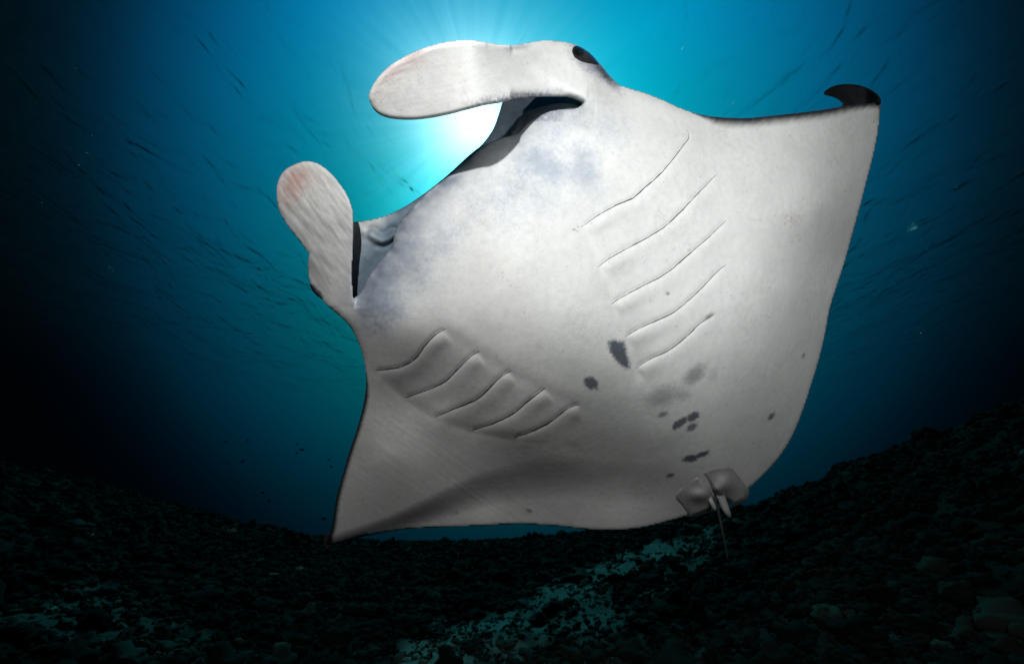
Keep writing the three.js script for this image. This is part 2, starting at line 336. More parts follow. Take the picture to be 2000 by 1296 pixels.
function bellyColor(x, y, d, backSide) {
  if (backSide) return [0.022, 0.024, 0.028];
  let c = [0.685, 0.685, 0.675];
  const mix = (to, t) => { t = clamp(t, 0, 1); c = c.map((v, i) => v + (to[i] - v) * t); };
  const m = 0.06 * fbm(x / 120, y / 120, 11, 4) + 0.03 * fbm(x / 14, y / 14, 12, 3) - 0.10 * smoothstep(streak(x, y, 0.5 + 0.8 * N.noise(x / 300, y / 300, 5), 60, 2.6, 31), 0.38, 0.6); c = c.map((v) => v * (1 + m));
  const blue = [0.37, 0.415, 0.48], slate = [0.075, 0.088, 0.115], pink = [0.50, 0.33, 0.30], tan = [0.48, 0.41, 0.35];
  // blue-grey bloom round the mouth
  const cloud = clamp(0.55 + 1.0 * fbm(x / 60, y / 60, 5, 4) + 0.5 * fbm(x / 9, y / 9, 15, 3), 0, 1);
  mix(blue, 1.1 * cloud * soft(x, y, 1050, 320, 150, 105, -0.5, 0.95));
  mix(blue, 0.7 * cloud * soft(x, y, 1145, 335, 34, 60, -0.3, 0.95));
  mix(blue, 0.45 * cloud * soft(x, y, 1210, 245, 35, 25, 0.5, 0.9));
  mix([0.27, 0.33, 0.43], 1.5 * cloud * soft(x, y, 735, 590, 55, 60, 0.4, 0.9));
  mix(blue, 1.1 * cloud * soft(x, y, 800, 510, 130, 75, -0.9, 0.95));
  if (x < 1160 && y > 195 && y < 620) { const [q] = near(LIP, x, y); mix([0.15, 0.18, 0.235], (0.75 + 0.8 * fbm(x / 25, y / 25, 8, 3)) * Math.exp(-((q / lerp(46, 32, smoothstep(x, 800, 900))) ** 2)) * smoothstep(x, 690, 715) * (1 - 0.5 * smoothstep(x, 900, 1000))); }  // blue-grey lip band, darkened to stand for the lip's rounded shading
  mix(tan, 0.25 * soft(x, y, 1090, 860, 200, 60, 0.35, 0.95) * (0.6 + cloud * 0.5));
  // head fins
  if (y < 600 && x < 692) {
    const st = 0.5 + 0.9 * streak(x, y, 0.95, 40, 6, 12) + 0.4 * streak(x, y, 0.95, 14, 3, 14);
    c = c.map((v, i) => v * (0.78 + 0.2 * st));
    mix(pink, 1.3 * st * soft(x, y, 568, 370, 26, 45, 0.3, 0.8)); mix(pink, 0.9 * st * soft(x, y, 590, 345, 40, 24, 0.5, 0.9));
    mix([0.36, 0.36, 0.42], 0.7 * smoothstep(x, 668, 690) * smoothstep(y, 400, 470) * st);
    if (y > 545 && x < 640) mix(slate, soft(x, y, 617, 571, 20, 8, 0.85, 0.6));
  } else if (y < 236 && x < 1100) {
    const st = 0.5 + 0.9 * streak(x, y, -0.4, 40, 5, 22);
    mix(pink, 0.7 * st * soft(x, y, 790, 122, 70, 22, -0.5, 0.9)); mix(pink, 0.4 * st * soft(x, y, 745, 170, 40, 30, -0.8, 0.9));
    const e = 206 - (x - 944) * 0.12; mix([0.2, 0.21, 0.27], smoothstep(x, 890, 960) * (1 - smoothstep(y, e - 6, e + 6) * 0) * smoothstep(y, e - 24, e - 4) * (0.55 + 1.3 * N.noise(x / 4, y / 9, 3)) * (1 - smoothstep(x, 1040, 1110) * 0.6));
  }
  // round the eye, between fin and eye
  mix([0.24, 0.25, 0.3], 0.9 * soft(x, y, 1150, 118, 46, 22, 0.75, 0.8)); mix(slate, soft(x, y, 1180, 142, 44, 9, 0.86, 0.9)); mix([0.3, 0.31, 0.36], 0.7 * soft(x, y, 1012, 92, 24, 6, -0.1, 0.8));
  for (const [sx, sy, a, b, r, k, s] of SPOTS) if (Math.abs(x - sx) < a + 18 && Math.abs(y - sy) < a + 18) mix(slate, k * soft(x, y, sx, sy, a, b, r, s));
  if (x > 1170 && x < 1250 && y > 645 && y < 740) { const [q] = near(BIGC, x, y), sgn = inside(BIG, x, y) ? q : -q; mix(slate, 0.95 * smoothstep(sgn + 5 * N.noise(x / 5, y / 5, 1), -4, 5)); }
  // small scars
  mix(slate, 0.6 * smoothstep(N.noise(x / 2.5, y / 2.5, 9), 0.05, 0.4) * soft(x, y, 1126, 446, 9, 9, 0, 0.5));
  mix(pink, 0.7 * smoothstep(N.noise(x / 4, y / 4, 19), 0.0, 0.4) * soft(x, y, 1545, 427, 17, 15, 0, 0.8));
  mix(pink, 0.5 * smoothstep(N.noise(x / 5, y / 5, 29), 0.1, 0.5) * soft(x, y, 985, 545, 50, 10, 0.9, 0.9));
  mix(pink, 0.4 * smoothstep(N.noise(x / 4, y / 6, 39), 0.1, 0.5) * soft(x, y, 938, 640, 8, 28, 0.1, 0.8));
  if (N.noise(x / 2.2, y / 2.2, 77) > 0.7) mix(slate, 0.25);
  // black margins of the wings
  if (x > 1280 && y < 270) { const [q] = near(LEAD_R, x, y); const w = 15 * smoothstep(x, 1340, 1420) * (1 - 0.35 * smoothstep(x, 1600, 1700)); mix([0.02, 0.02, 0.028], 1 - smoothstep(q + 2.5 * streak(x, y, -0.9, 16, 5, 3), w * 0.1, w * 1.6)); }
  if (x < 800 && y > 660) {
    const [q] = near(LEAD_L, x, y); const w = 8 * smoothstep(y, 700, 790); mix([0.02, 0.02, 0.028], 1 - smoothstep(q + 1.2 * streak(x, y, -0.5, 16, 5, 3), w * 0.3, w * 1.5));
    mix([0.02, 0.02, 0.024], soft(x, y, 637, 1058, 11, 22, 0.15, 0.3));
  }
  if (d === 0) mix([0.06, 0.065, 0.075], y > 640 && x > 720 ? 0.1 : x > 1190 && y < 300 ? 0.8 : 0.5);
  return c;
}
const edgeOf = (x, y) => {
  if (x < 692 && y < 600) return [0.014, 9];
  if (x < 1000 && y < 240) return [0.016, 10];
  if (x < 1165 && y > 200 && y < 600) return [0.055, 34];   // thick rounded lower jaw
  if (x < 1215 && y < 200) return [0.06, 26];
  if (y < 240) return [0.04, 20];
  if (x < 720) return [0.03, 14];
  return [0.012, 6];
};
const fin = (x, y) => (x < 1130 && y < 240 && x < 1000 + (190 - y) * 0.6 + 60) ? 1 : (x < 692 && y < 600) ? 2 : 0;
const thickOf = (x, y, d) => {
  const f = fin(x, y), t = f ? 0.03 : 0.42 * Math.exp(-(((x - 1130) / 330) ** 2) - (((y - 520) / 300) ** 2)) + 0.05;
  return 0.006 + t * (1 - Math.exp(-d / (f ? 14 : 55)));
};
const manta = new THREE.Group(); manta.name = 'manta_ray';
manta.applyMatrix4(mantaFrame);
scene.add(manta);
function part(name, g, m, parent = manta, label) { const o = new THREE.Mesh(g, m); o.name = name; if (label) o.userData.label = label; parent.add(o); return o; }
{
  const cutR = (x, y) => y < 236 && (x - 985) * 0.62 + (y - 90) * -0.4 < 55 - (y - 90) * 0.1 && x < 1085;
  const cutL = (x, y) => x < 692 && y < 590 && (() => { const [d, side] = near(creaseL, x, y); return !(x < 665 && y > 495 && side > 0); })() && y < 585;
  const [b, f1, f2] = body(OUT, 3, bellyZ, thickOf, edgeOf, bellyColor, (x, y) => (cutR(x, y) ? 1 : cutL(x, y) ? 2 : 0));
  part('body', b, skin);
  part('cephalic_fin', f1, skin, manta, 'long white head fin curled forward above the mouth');
  part('cephalic_fin_001', f2, skin, manta, 'pinkish paddle-shaped head fin left of the mouth');
}
// upper jaw and roof of the mouth, seen through the open mouth
{
  const poly = curve([[1160, 205], [1138, 190], [1090, 180], [1030, 178], [990, 184], [981, 200], [974, 223], [962, 254], [940, 283], [917, 302], [870, 345], [824, 381], [778, 410], [736, 426], [690, 434], [664, 440], [655, 500], [660, 570], [690, 610], [730, 600], [790, 520], [850, 430], [950, 340], [1040, 280], [1130, 240]], true, 7);
  const lipZ = (x, y) => base(x, y);
  const fold = curve([[727, 458], [738, 466], [746, 470], [757, 466], [768, 458]], false), fold2 = curve([[708, 452], [720, 462], [730, 472]], false), ridge = curve([[1008, 220], [1010, 240], [1000, 258]], false);
  const z = (x, y, d) => {
    const [q] = near(LIP, x, y);
    let v = lipZ(x, y) + lerp(0.045, 0.10, smoothstep(x, 740, 900)) + (1 - smoothstep(x, 800, 860)) * 0.05 * Math.exp(-((q / 30) ** 2)) + 0.25 * smoothstep(q, 0, 60) * smoothstep(x, 880, 1040) + 0.04 * smoothstep(q, 0, 60) * (1 - smoothstep(x, 760, 880));
    const [a] = near(fold, x, y); v -= 0.02 * Math.exp(-((a / 9) ** 2)); v += 0.012 * Math.exp(-(((a - 12) / 6) ** 2));
    const [b] = near(fold2, x, y); v -= 0.014 * Math.exp(-((b / 8) ** 2));
    const [c] = near(ridge, x, y); v -= 0.03 * Math.exp(-((c / 8) ** 2));
    return v;
  };
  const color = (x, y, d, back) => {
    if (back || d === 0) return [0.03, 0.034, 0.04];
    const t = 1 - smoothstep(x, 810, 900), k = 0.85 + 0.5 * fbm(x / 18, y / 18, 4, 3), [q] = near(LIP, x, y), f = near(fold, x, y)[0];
    const a = [0.05, 0.065, 0.08], pocketShade = [0.13, 0.18, 0.23], b = [0.27, 0.36, 0.43], w = [0.56, 0.58, 0.59];  // dark right part paints the fin's shadow, pale left part the strobe light
    const up = clamp(0.5 - (y - 450 + (x - 740) * 0.55) / 44, 0, 1), g = smoothstep(q, 8, 46) * (1 - 0.5 * Math.exp(-(((f - 9) / 5) ** 2)));  // rim highlight and shade of the mouth pocket put into the colour
    return a.map((v, i) => lerp(v, lerp(pocketShade[i], lerp(b[i], w[i], up), g), t) * k);
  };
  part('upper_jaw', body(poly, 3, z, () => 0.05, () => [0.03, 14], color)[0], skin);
}
// eyes
{
  const ring = [...OUT, OUT[0]], skinZ = (x, y) => { const [w, wp] = edgeOf(x, y), q = inside(OUT, x, y) ? 1 - Math.min(1, near(ring, x, y)[0] / wp) : 1; return bellyZ(x, y, 9) + w * (1 - Math.sqrt(Math.max(0, 1 - q * q))); };
  const poly = curve([[1117, 99], [1119, 92], [1126, 88.6], [1138, 93.5], [1152, 103], [1165, 117], [1171, 127], [1156, 125], [1137, 121], [1122, 112]], true, 4);
  const z = (x, y, d) => skinZ(x, y) - 0.002 - 0.012 * (1 - Math.exp(-d / 7));
  const color = (x, y, d, back) => { const p = soft(x, y, 1131, 100, 10, 11, 0.5, 0.3), i = soft(x, y, 1146, 108, 10, 7, 0.8, 0.6); const v = 0.022 + 0.025 * i * (0.6 + N.noise(x / 3, y / 3, 2)) - 0.016 * p; return [v * 1.05, v, v * 0.98]; };
  part('eye', body(poly, 2, z, () => 0.01, () => [0.004, 4], color)[0], eyeMat);
  const poly2 = curve([[605, 551], [611, 559.5], [620, 571], [631, 583], [636, 587], [624, 581], [614, 573], [607, 562]], true, 4);
  part('eye_001', body(poly2, 2, (x, y, d) => skinZ(x, y) - 0.002 - 0.008 * (1 - Math.exp(-d / 3)), () => 0.01, () => [0.004, 4], () => [0.02, 0.02, 0.024])[0], eyeMat);
}
// gill slits: dark openings lying in their grooves
slits.forEach(({ p, inner, k }, n) => {
  const pos = [], idx = [], m = p.length, v = new THREE.Vector3();
  for (let i = 0; i < m; i++) {
    const a = p[Math.max(0, i - 1)], b = p[Math.min(m - 1, i + 1)], l = Math.hypot(b[0] - a[0], b[1] - a[1]), nx = -(b[1] - a[1]) / l, ny = (b[0] - a[0]) / l, t = i / (m - 1);
    const w = (inner ? 1.45 : 1.05) * Math.pow(Math.sin(Math.PI * clamp(t, 0.01, 0.99)), 0.4) * (0.75 + 0.6 * N.noise(i * 0.7, n * 3.1, 0.5)), j = 0.8 * N.noise(i * 0.9, n, 7.7);
    for (const s of [-1, 0, 1]) { const x = p[i][0] + nx * (s * w + j), y = p[i][1] + ny * (s * w + j); v.copy(at(x, y, bellyZ(x, y, 20) - 0.0022 + (s ? 0.001 : 0))).applyMatrix4(toManta); pos.push(v.x, v.y, v.z); }
    if (i) for (const c of [0, 1]) { const q = i * 3 + c; idx.push(q - 3, q, q - 2, q, q + 1, q - 2); }
  }
  const g = new THREE.BufferGeometry(); g.setAttribute('position', new THREE.Float32BufferAttribute(pos, 3)); g.setIndex(idx); g.computeVertexNormals();
  part('gill_slit' + (n ? '_' + String(n).padStart(3, '0') : ''), g, slitMat);
});
// curled tips of the wings
{
  const poly = curve([[1608.5, 183], [1624, 169.5], [1647, 164.4], [1678, 166], [1705, 177], [1720, 191], [1721, 204, 1], [1690, 207], [1655, 211], [1640, 212, 1], [1647, 203], [1632, 191]], true, 5);
  const z = (x, y) => 2.86 + 0.12 * Math.sin(clamp((1721 - x) / 112, 0, 1) * 2.2) - 0.1 * smoothstep(x, 1690, 1721);
  part('wing_tip', body(poly, 3, z, () => 0.01, () => [0.01, 6], (x, y, d) => { const v = 0.008 + 0.006 * fbm(x / 15, y / 15, 2, 3); return [v * 0.9, v, v * 1.1]; })[0], darkSkin, manta, 'black wing tip curled back over the leading edge');
  const poly2 = curve([[643, 1040], [634, 1046], [631, 1060], [634, 1070], [640, 1072], [652, 1064]], true, 4);
  part('wing_tip_001', body(poly2, 3, (x, y) => 3.12 + 0.06 * smoothstep(x, 650, 630), () => 0.01, () => [0.01, 5], () => [0.02, 0.021, 0.026])[0], darkSkin, manta, 'small black curled tip of the lower wing');
}
// pelvic fins, claspers, tail
{
  const pale = (x, y, d, back) => { const k = (d === 0 ? 0.6 : 1) * (1 + 0.1 * streak(x, y, 1.3, 30, 3.5, 5)); return back ? [0.06, 0.06, 0.07] : [0.36 * k, 0.36 * k, 0.355 * k]; };
  const rays = (x, y) => 0.0025 * streak(x, y, 1.25, 40, 4, 15);
  const bump = (x, y, cx, cy, rx, ry, h) => -h * Math.exp(-(((x - cx) / rx) ** 2) - (((y - cy) / ry) ** 2));
  const rp = curve([[1420, 904], [1434, 907], [1447, 923], [1458.5, 944], [1463.5, 956], [1462.5, 970], [1454.5, 980], [1432, 990, 1], [1424, 981], [1405, 972], [1393, 958], [1376, 936], [1362, 922], [1390, 908]], true, 4);
  part('pelvic_fin', body(rp, 2, (x, y, d) => base(x, y) - 0.03 * smoothstep(d, 0, 10) + 0.03 * (1 - smoothstep(y, 915, 960)) - 0.02 * smoothstep(y, 940, 985) + bump(x, y, 1416, 947, 17, 18, 0.05) + bump(x, y, 1399, 957, 9, 9, 0.02) + rays(x, y), () => 0.01, () => [0.012, 7], pale)[0], skin);
  const lp = curve([[1320, 968], [1332, 986], [1348, 1009.5, 1], [1364, 1008.5], [1388, 999.5], [1397, 995, 1], [1395, 970], [1386, 950], [1372, 934], [1361, 926], [1340, 940]], true, 4);
  part('pelvic_fin_001', body(lp, 2, (x, y, d) => base(x, y) - 0.05 * smoothstep(d, 0, 10) * smoothstep(x, 1330, 1390) + 0.02 * (1 - smoothstep(y, 930, 965)) + bump(x, y, 1366, 968, 20, 12, 0.035) + rays(x, y), () => 0.01, () => [0.014, 7], pale)[0], skin);
  const tube = (pts, rad, seg = 24) => {
    const c = new THREE.CatmullRomCurve3(pts.map(([x, y, d]) => at(x, y, d).applyMatrix4(toManta))), g = new THREE.TubeGeometry(c, seg, 1, 12, false), q = g.attributes.position, v = new THREE.Vector3(), o = new THREE.Vector3();
    for (let i = 0; i < q.count; i++) { const t = Math.floor(i / 13) / seg; c.getPointAt(t, o); v.fromBufferAttribute(q, i).sub(o).multiplyScalar(rad(t)).add(o); q.setXYZ(i, v.x, v.y, v.z); }
    g.computeVertexNormals(); return g;
  };
  const plain = new THREE.MeshPhysicalMaterial({ name: 'clasper', color: new THREE.Color().setRGB(0.27, 0.275, 0.27), bumpMap: skinBump, bumpScale: 0.002, roughness: 0.6, specularIntensity: 0.4 });
  part('clasper', tube([[1408, 968, 2.50], [1413, 982, 2.50], [1419, 996, 2.50], [1426, 1010, 2.52]], (t) => 0.026 * Math.sqrt(Math.max(0.0001, 1 - t ** 5)) * (1 - 0.3 * t) + 0.0005), plain);
  part('clasper_001', tube([[1384, 968, 2.52], [1389, 978, 2.50], [1394, 988, 2.50], [1397, 997, 2.52]], (t) => 0.014 * Math.sqrt(Math.max(0.0001, 1 - t ** 5)) + 0.0005), plain);
  const dark = new THREE.MeshStandardMaterial({ name: 'tail', color: new THREE.Color().setRGB(0.06, 0.062, 0.06), roughness: 0.6 });
  part('tail', tube([[1386, 950, 2.56], [1397, 974, 2.56], [1404, 1002, 2.6], [1412, 1040, 2.66], [1418, 1068, 2.72], [1421.5, 1090, 2.76]], (t) => lerp(0.013, 0.003, Math.pow(t, 0.8)), 40), dark);
}
tag(manta, 'huge white-bellied manta ray swimming overhead with mouth open and wings spread', 'manta ray');

// ------------------------------------------------------------------ seabed
const table = (t, a) => { if (a <= t[0][0]) return t[0][1]; for (let i = 1; i < t.length; i++) if (a < t[i][0]) { const k = (a - t[i - 1][0]) / (t[i][0] - t[i - 1][0]); return lerp(t[i - 1][1], t[i][1], k * k * (3 - 2 * k)); } return t[t.length - 1][1]; };
const crest = [[0, 905], [150, 935], [320, 978], [500, 1026], [640, 1052], [780, 1058], [900, 1058], [1000, 1054], [1150, 1038], [1300, 1018], [1460, 992], [1560, 952], [1700, 892], [1820, 848], [2000, 782]].map(([x, y]) => { const v = at(x, y, 1).sub(camera.position); return [Math.atan2(v.x, -v.z) * 180 / Math.PI, v.y / Math.hypot(v.x, v.z)]; });
crest.unshift([-180, -0.03], [-110, 0.02]); crest.push([110, 0.12], [180, -0.03]);
function ground(x, z) {
  const r = Math.hypot(x, z), a = Math.atan2(x, -z) * 180 / Math.PI, e = table(crest, a), rc = lerp(19, 30, smoothstep(-a, -30, 40));
  const top = CAMY + rc * e, foot = 0.25 * smoothstep(a, 0, 60) + 0.3 * smoothstep(-a, 20, 60);
  const t = clamp((r - 4) / (rc - 4), 0, 1);
  let y = lerp(foot, top, t) + (r > rc ? -0.02 * (r - rc) : 0);
  const k = smoothstep(r, 1.5, 6) * (1 - 0.75 * smoothstep(t, 0.75, 1));
  y += k * (0.35 * fbm(x / 5, z / 5, 1, 3) + 0.20 * fbm(x / 1.3, z / 1.3, 4, 3)) + 0.10 * fbm(x / 0.45, z / 0.45, 8, 2) * smoothstep(r, 1.5, 6);
  return y;
}
const hit = (x, y) => { const d = at(x, y, 1).sub(camera.position).normalize(), p = new THREE.Vector3(); for (let s = 2; s < 60; s += 0.1) { p.copy(camera.position).addScaledVector(d, s); if (p.y < ground(p.x, p.z)) return p; } return null; };
const strip = [[840, 1275], [900, 1245], [980, 1215], [1060, 1180], [1130, 1140], [1200, 1105], [1270, 1070]].map(([x, y]) => hit(x, y)).filter(Boolean).map((p) => [p.x, p.z]);
const strip2 = [[170, 1150], [215, 1215], [280, 1262], [360, 1290]].map(([x, y]) => hit(x, y)).filter(Boolean).map((p) => [p.x, p.z]);
const sandAt = (x, z) => {
  const n = fbm(x / 1.1, z / 1.1, 31, 4) + 0.5 * fbm(x / 0.3, z / 0.3, 37, 2);
  const [a, sideA] = near(strip, x, z), b = near(strip2, x, z)[0];
  return clamp(Math.max(1 - smoothstep(a * (sideA > 0 ? 0.55 : 1.5) + 2.2 * n, 0.0, 1.7), 0.4 * (1 - smoothstep(b + 2.6 * n, 0.0, 0.9))), 0, 1);
};
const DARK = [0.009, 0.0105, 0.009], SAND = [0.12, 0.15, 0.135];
{
  const NA = 760, NR = 300, pos = [], col = [], uv = [], idx = [];
  for (let j = 0; j <= NR; j++) {
    const r = 0.6 * Math.pow(150 / 0.6, Math.pow(j / NR, 0.8));
    for (let i = 0; i <= NA; i++) {
      const u = i / NA * 2 - 1, a = (0.45 * u + 0.55 * u * u * u) * Math.PI, x = Math.sin(a) * r, z = -Math.cos(a) * r;
      pos.push(x, ground(x, z), z); uv.push(x, z);
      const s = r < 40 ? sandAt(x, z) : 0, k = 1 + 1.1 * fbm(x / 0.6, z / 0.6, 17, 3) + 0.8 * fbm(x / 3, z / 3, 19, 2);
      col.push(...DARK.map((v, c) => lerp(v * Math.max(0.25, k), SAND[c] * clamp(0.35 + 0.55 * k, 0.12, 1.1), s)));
      if (i && j) { const q = j * (NA + 1) + i, p = q - NA - 1; idx.push(p - 1, p, q, p - 1, q, q - 1); }
    }
  }
  const g = new THREE.BufferGeometry();
  g.setAttribute('position', new THREE.Float32BufferAttribute(pos, 3)); g.setAttribute('color', new THREE.Float32BufferAttribute(col, 3)); g.setAttribute('uv', new THREE.Float32BufferAttribute(uv, 2));
  g.setIndex(idx); g.computeVertexNormals();
  const b = skinBump.clone(); b.repeat.set(0.8, 0.8); b.needsUpdate = true;
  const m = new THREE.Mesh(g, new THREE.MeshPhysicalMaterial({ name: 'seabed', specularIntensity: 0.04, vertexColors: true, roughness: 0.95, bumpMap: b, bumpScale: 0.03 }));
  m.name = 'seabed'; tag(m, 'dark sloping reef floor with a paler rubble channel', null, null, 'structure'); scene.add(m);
}
// coral rubble that nobody could count
{
  const rock = (s, flat) => {
    let g = new THREE.IcosahedronGeometry(1, 2); g.deleteAttribute('uv'); g.deleteAttribute('normal'); g = mergeVertices(g);
    const p = g.attributes.position;
    for (let i = 0; i < p.count; i++) { const x = p.getX(i), y = p.getY(i), z = p.getZ(i), k = 1 + 0.7 * N.noise(x * 1.3 + s * 9, y * 1.3, z * 1.3) + 0.35 * N.noise(x * 3.2, y * 3.2 + s * 5, z * 3.2); p.setXYZ(i, x * k, y * k * flat, z * k); }
    g.computeVertexNormals(); return g;
  };
  const twig = (s) => {
    const list = [];
    for (let i = 0; i < 9; i++) { const g = new THREE.CylinderGeometry(0.06, 0.16, 1.1, 5, 1); g.translate(0, 0.5, 0); g.rotateZ((N.noise(i * 3.3, s, 0.5)) * 2.4); g.rotateY(i * 2.4 + s); list.push(g); }
    return mergeGeometries(list);
  };
  const shapes = [rock(1, 0.6), rock(2, 0.8), rock(3, 0.45), twig(1), rock(4, 0.9)], mat = new THREE.MeshPhysicalMaterial({ name: 'rubble', specularIntensity: 0.04, color: 0xffffff, roughness: 0.9 });
  const per = [34000, 34000, 26000, 14000, 14000], M = new THREE.Matrix4(), q = new THREE.Quaternion(), e = new THREE.Euler(), c = new THREE.Color();
  shapes.forEach((g, k) => {
    const m = new THREE.InstancedMesh(g, mat, per[k]);
    for (let i = 0; i < per[k]; i++) {
      const a = R((rnd() * 2 - 1) * 66), r = 3 + 30 * Math.pow(rnd(), 1.25), x = Math.sin(a) * r, z = -Math.cos(a) * r, y = ground(x, z), s = sandAt(x, z);
      const big = Math.pow(rnd(), 5), size = (k === 3 ? 0.05 : 0.016) + big * (k === 3 ? 0.09 : 0.11) * (1 - 0.6 * s) + 0.012 * rnd() + (k === 3 ? 0 : (k === 1 || k === 4 ? 0.22 : 0.12) * Math.pow(rnd(), 70));
      if (fbm(x / 0.8, z / 0.8, 71, 3) > 0.08 && rnd() < 0.75) { M.makeScale(0.001, 0.001, 0.001).setPosition(x, y - 0.5, z); m.setMatrixAt(i, M); m.setColorAt(i, c); continue; }
      if (s > 0.25 && rnd() < 0.15 + 0.45 * s) { M.makeScale(0.001, 0.001, 0.001).setPosition(x, y - 0.5, z); m.setMatrixAt(i, M); m.setColorAt(i, c); continue; }
      e.set(rnd() * 0.8 - 0.4, rnd() * 6.28, rnd() * 0.8 - 0.4); q.setFromEuler(e);
      M.compose(new THREE.Vector3(x, y + size * (k === 3 ? -0.1 : 0.15), z), q, new THREE.Vector3(size * (0.7 + 0.8 * rnd()), size, size * (0.7 + 0.8 * rnd())));
      m.setMatrixAt(i, M);
      const cl = smoothstep(fbm(x / 1.6, z / 1.6, 61, 3), -0.05, 0.35), light = size < 0.1 && rnd() < 0.002 + 0.04 * cl * cl + 0.25 * s ? 0.04 + 0.2 * rnd() * rnd() : 0.006 + 0.035 * rnd() * rnd() * (0.3 + cl) + 0.05 * s * rnd();
      c.setRGB(light * (0.6 + 0.2 * rnd()), light, light * (0.75 + 0.3 * rnd())); m.setColorAt(i, c);
    }
    m.name = 'coral_rubble' + (k ? '_00' + k : '');
    tag(m, 'coral rubble and small growths scattered over the dark seabed', null, 'coral rubble on the seabed', 'stuff'); scene.add(m);
  });
}
// coral heads one can pick out
{
  const mat = new THREE.MeshPhysicalMaterial({ name: 'coral', specularIntensity: 0.05, vertexColors: true, roughness: 0.9 });
  const heads = [
    [1812, 852, 0.28, 0.05, 'dark round coral knob standing up on the crest of the right-hand slope'],
    [1622, 1212, 0.17, 0.16, 'pale ragged coral lump low on the right slope near the bottom edge'],
    [1878, 1165, 0.16, 0.07, 'rounded grey-green coral head alone on the lower right slope'],
    [1846, 1266, 0.08, 0.18, 'small bright round coral near the bottom right corner'],
    [1962, 1215, 0.18, 0.1, 'long pale coral ridge at the right edge of the seabed'],
    [1664, 1205, 0.09, 0.16, 'small pale coral chip just right of the ragged lump'],
    [124, 1222, 0.09, 0.32, 'pale oval coral on the lower left slope'],
    [140, 1168, 0.10, 0.16, 'upright greenish coral knob left of the pale rubble patch'],
    [545, 1272, 0.12, 0.28, 'pale flat coral at the bottom edge left of centre'],
    [460, 1258, 0.09, 0.2, 'dim oval coral left of the pale flat one at the bottom'],
  ];
  heads.forEach(([x, y, s, tone, label], n) => {
    const p = hit(x, y + 4); if (!p) return;
    let g = new THREE.IcosahedronGeometry(1, 5); g.deleteAttribute('uv'); g.deleteAttribute('normal'); g = mergeVertices(g);
    const q = g.attributes.position, col = [];
    for (let i = 0; i < q.count; i++) {
      const a = q.getX(i), b = q.getY(i), c = q.getZ(i), k = 1 + 0.45 * N.noise(a * 1.6 + n * 7, b * 1.6, c * 1.6) + 0.22 * N.noise(a * 4 + n, b * 4, c * 4) + 0.1 * N.noise(a * 9, b * 9 + n, c * 9);
      q.setXYZ(i, a * k * 1.15, b * k * 0.8, c * k);
      const t = tone * 0.28 * (0.7 + 0.9 * Math.abs(N.noise(a * 6 + n, b * 6, c * 6)) + 0.4 * N.noise(a * 2, b * 2, c * 2 + n)); col.push(t * 0.55, t, t * 0.8);
    }
    g.setAttribute('color', new THREE.Float32BufferAttribute(col, 3)); g.computeVertexNormals();
    const m = new THREE.Mesh(g, mat); m.name = 'coral_head' + (n ? '_' + String(n).padStart(3, '0') : '');
    m.position.set(p.x, ground(p.x, p.z) + s * 0.35, p.z); m.scale.setScalar(s); m.rotation.y = n * 1.7;
    tag(m, label, 'coral', 'coral heads on the seabed'); scene.add(m);
  });
}

// ------------------------------------------------------------------ the surface of the sea, from below
{
  const NA = 800, NR = 280, pos = [], idx = [], col = [], uv = [];
  const wave = (x, z) => {
    const wx = x + 0.9 * N.noise(x / 4, z / 6, 40) + 0.35 * N.noise(x / 1.2, z / 1.6, 44), wz = z + 1.5 * N.noise(x / 5, z / 5, 50);
    return 0.14 * N.noise(wx / 1.0, wz / 2.0, 1) + 0.05 * N.noise(wx / 0.6, wz / 1.2, 5) + 0.3 * N.noise(x / 5, z / 7, 13);
  };
  const S = 2048, rip = new Uint8Array(S * S);   // the short ripples that ride on the waves
  for (let y = 0; y < S; y++) for (let x = 0; x < S; x++) {
    const u = x / S, v = y / S, a = N.noise(u * 55, v * 60, 2.5) * 1.6, b = N.noise(u * 70, v * 50, 6.5) * 1.6;
    rip[y * S + x] = clamp(128 + 80 * N.noise(u * 110 + a, v * 110 + b, 1.5) + 60 * N.noise(u * 230 + a * 2, v * 230 + b, 3.5) + 22 * N.noise(u * 470 + a, v * 470, 5.5), 0, 255);
  }
  const ripple = new THREE.DataTexture(rip, S, S, THREE.RedFormat); ripple.wrapS = ripple.wrapT = THREE.RepeatWrapping; ripple.magFilter = THREE.LinearFilter; ripple.needsUpdate = true;
  const Y = CAMY + 7.5;
  for (let j = 0; j <= NR; j++) {
    const r = 2 + 30 * Math.pow(j / NR, 1.15);
    for (let i = 0; i <= NA; i++) {
      const u = i / NA * 2 - 1, a = (0.42 * u + 0.58 * u * u * u) * Math.PI, x = Math.sin(a) * r, z = -Math.cos(a) * r;
      pos.push(x, Y + wave(x, z), z); col.push(1, 1, 1, 1 - smoothstep(r, 11, 30)); uv.push(x / 44 + 0.5, z / 76 + 0.62);  // vertex alpha fades outward, standing in for haze in the water
      if (i && j) { const q = j * (NA + 1) + i, p = q - NA - 1; idx.push(p - 1, q, p, p - 1, q - 1, q); }
    }
  }
  const g = new THREE.BufferGeometry(); g.setAttribute('position', new THREE.Float32BufferAttribute(pos, 3)); g.setAttribute('color', new THREE.Float32BufferAttribute(col, 4)); g.setAttribute('uv', new THREE.Float32BufferAttribute(uv, 2)); g.setIndex(idx); g.computeVertexNormals();
  const m = new THREE.Mesh(g, new THREE.MeshPhysicalMaterial({ name: 'water', color: 0xffffff, vertexColors: true, transparent: true, transmission: 1, thickness: 0, roughness: 0.1, ior: 2.1, bumpMap: ripple, bumpScale: 0.2 }));
  m.name = 'water'; tag(m, 'rippled underside of the sea surface, bright overhead and dark towards the sides', null, null, 'structure'); m.castShadow = false; scene.add(m);
}

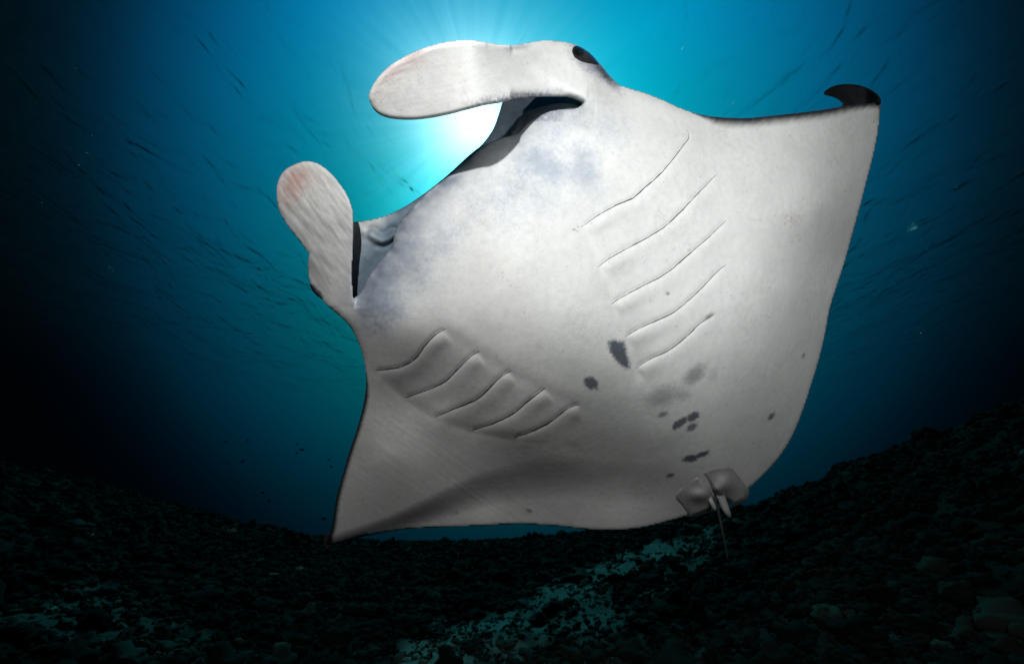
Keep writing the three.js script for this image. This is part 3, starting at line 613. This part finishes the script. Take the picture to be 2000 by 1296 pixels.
// ------------------------------------------------------------------ small reef fish
{
  const dark = new THREE.MeshPhysicalMaterial({ name: 'fish_dark', color: new THREE.Color().setRGB(0.006, 0.012, 0.016), roughness: 0.8, specularIntensity: 0.05 }), pale = new THREE.MeshStandardMaterial({ name: 'fish_pale', color: new THREE.Color().setRGB(0.08, 0.14, 0.14), roughness: 0.7 });
  const shape = new THREE.SphereGeometry(1, 20, 14), q = shape.attributes.position;
  for (let i = 0; i < q.count; i++) { const x = q.getX(i), t = (x + 1) / 2, k = Math.pow(Math.sin(Math.PI * clamp(0.06 + 0.9 * t, 0, 1)), 0.6) * lerp(0.55, 1, t); q.setXYZ(i, x * 0.5, q.getY(i) * 0.2 * k, q.getZ(i) * 0.085 * k); }
  shape.computeVertexNormals();
  const plateOf = (pts) => { const s = new THREE.Shape(pts.map(([x, y]) => new THREE.Vector2(x, y))), g = new THREE.ExtrudeGeometry(s, { depth: 0.012, bevelEnabled: false }); g.translate(0, 0, -0.006); return g; };
  const tailG = plateOf([[-0.44, 0.03], [-0.72, 0.2], [-0.63, 0], [-0.72, -0.2], [-0.44, -0.03]]), topG = plateOf([[0.2, 0.17], [-0.05, 0.3], [-0.28, 0.22], [-0.3, 0.1]]), lowG = plateOf([[-0.02, -0.17], [-0.2, -0.28], [-0.3, -0.1]]);
  const make = (m) => { const f = new THREE.Group(); for (const [n, g] of [['body', shape], ['tail_fin', tailG], ['dorsal_fin', topG], ['anal_fin', lowG]]) { const o = new THREE.Mesh(g, m); o.name = n; f.add(o); } return f; };
  const A = make(dark), B = make(pale);
  [
    [441, 863, 9, 0, 'tiny dark fish furthest upper left in the loose school left of the manta', A], [483, 860, 8, 2.9, 'tiny dark fish right of the furthest upper left one', A], [444.6, 904, 8, 0.2, 'tiny dark fish at the lower left of the school', A], [472.6, 900.6, 10, 3.0, 'dark plump fish in the lower row of the school', A],
    [590, 878, 11, 0.1, 'darkest slim fish nearest the manta wing in the upper row', A], [580, 885, 8, 0.2, 'small fish just beneath the darkest slim one', A], [579.5, 867, 7, 0.1, 'faint small fish just above the darkest slim one', A], [642, 897.5, 8, 0.3, 'faint fish close to the left wing edge of the manta, upper of two', A], [647, 911, 9, 0.2, 'faint fish close to the left wing edge of the manta, lower of two', A],
    [513, 962, 10, 0.1, 'dim fish alone below the school', A], [525, 978, 9, 2.8, 'dim fish just under the one alone below the school', A], [633, 1012.6, 12, 0.25, 'largest dark fish beside the lower wing tip of the manta', A],
    [587, 1108.6, 15, 0.05, 'pale slim fish near the seabed below the wing tip', B], [455, 1035.5, 18, 0.0, 'long pale fish over the dark seabed at left', B], [531, 1066, 8, 0.1, 'small pale fish between the two longer pale ones', B],
  ].forEach(([x, y, s, turn, label, kind], n) => {
    const f = kind.clone(), d = 5.5 + (n % 4) * 0.7; f.name = 'reef_fish' + (n ? '_' + String(n).padStart(3, '0') : '');
    f.position.copy(at(x, y, d)); f.scale.setScalar(s * d * TAN / 648 * 0.85); f.rotation.set(0, turn + 0.3 * Math.sin(n * 2.1), 0.12 * Math.sin(n * 3.7));
    tag(f, label, 'fish', 'small fish left of the manta'); scene.add(f);
  });
}

renderer.render(scene, camera);
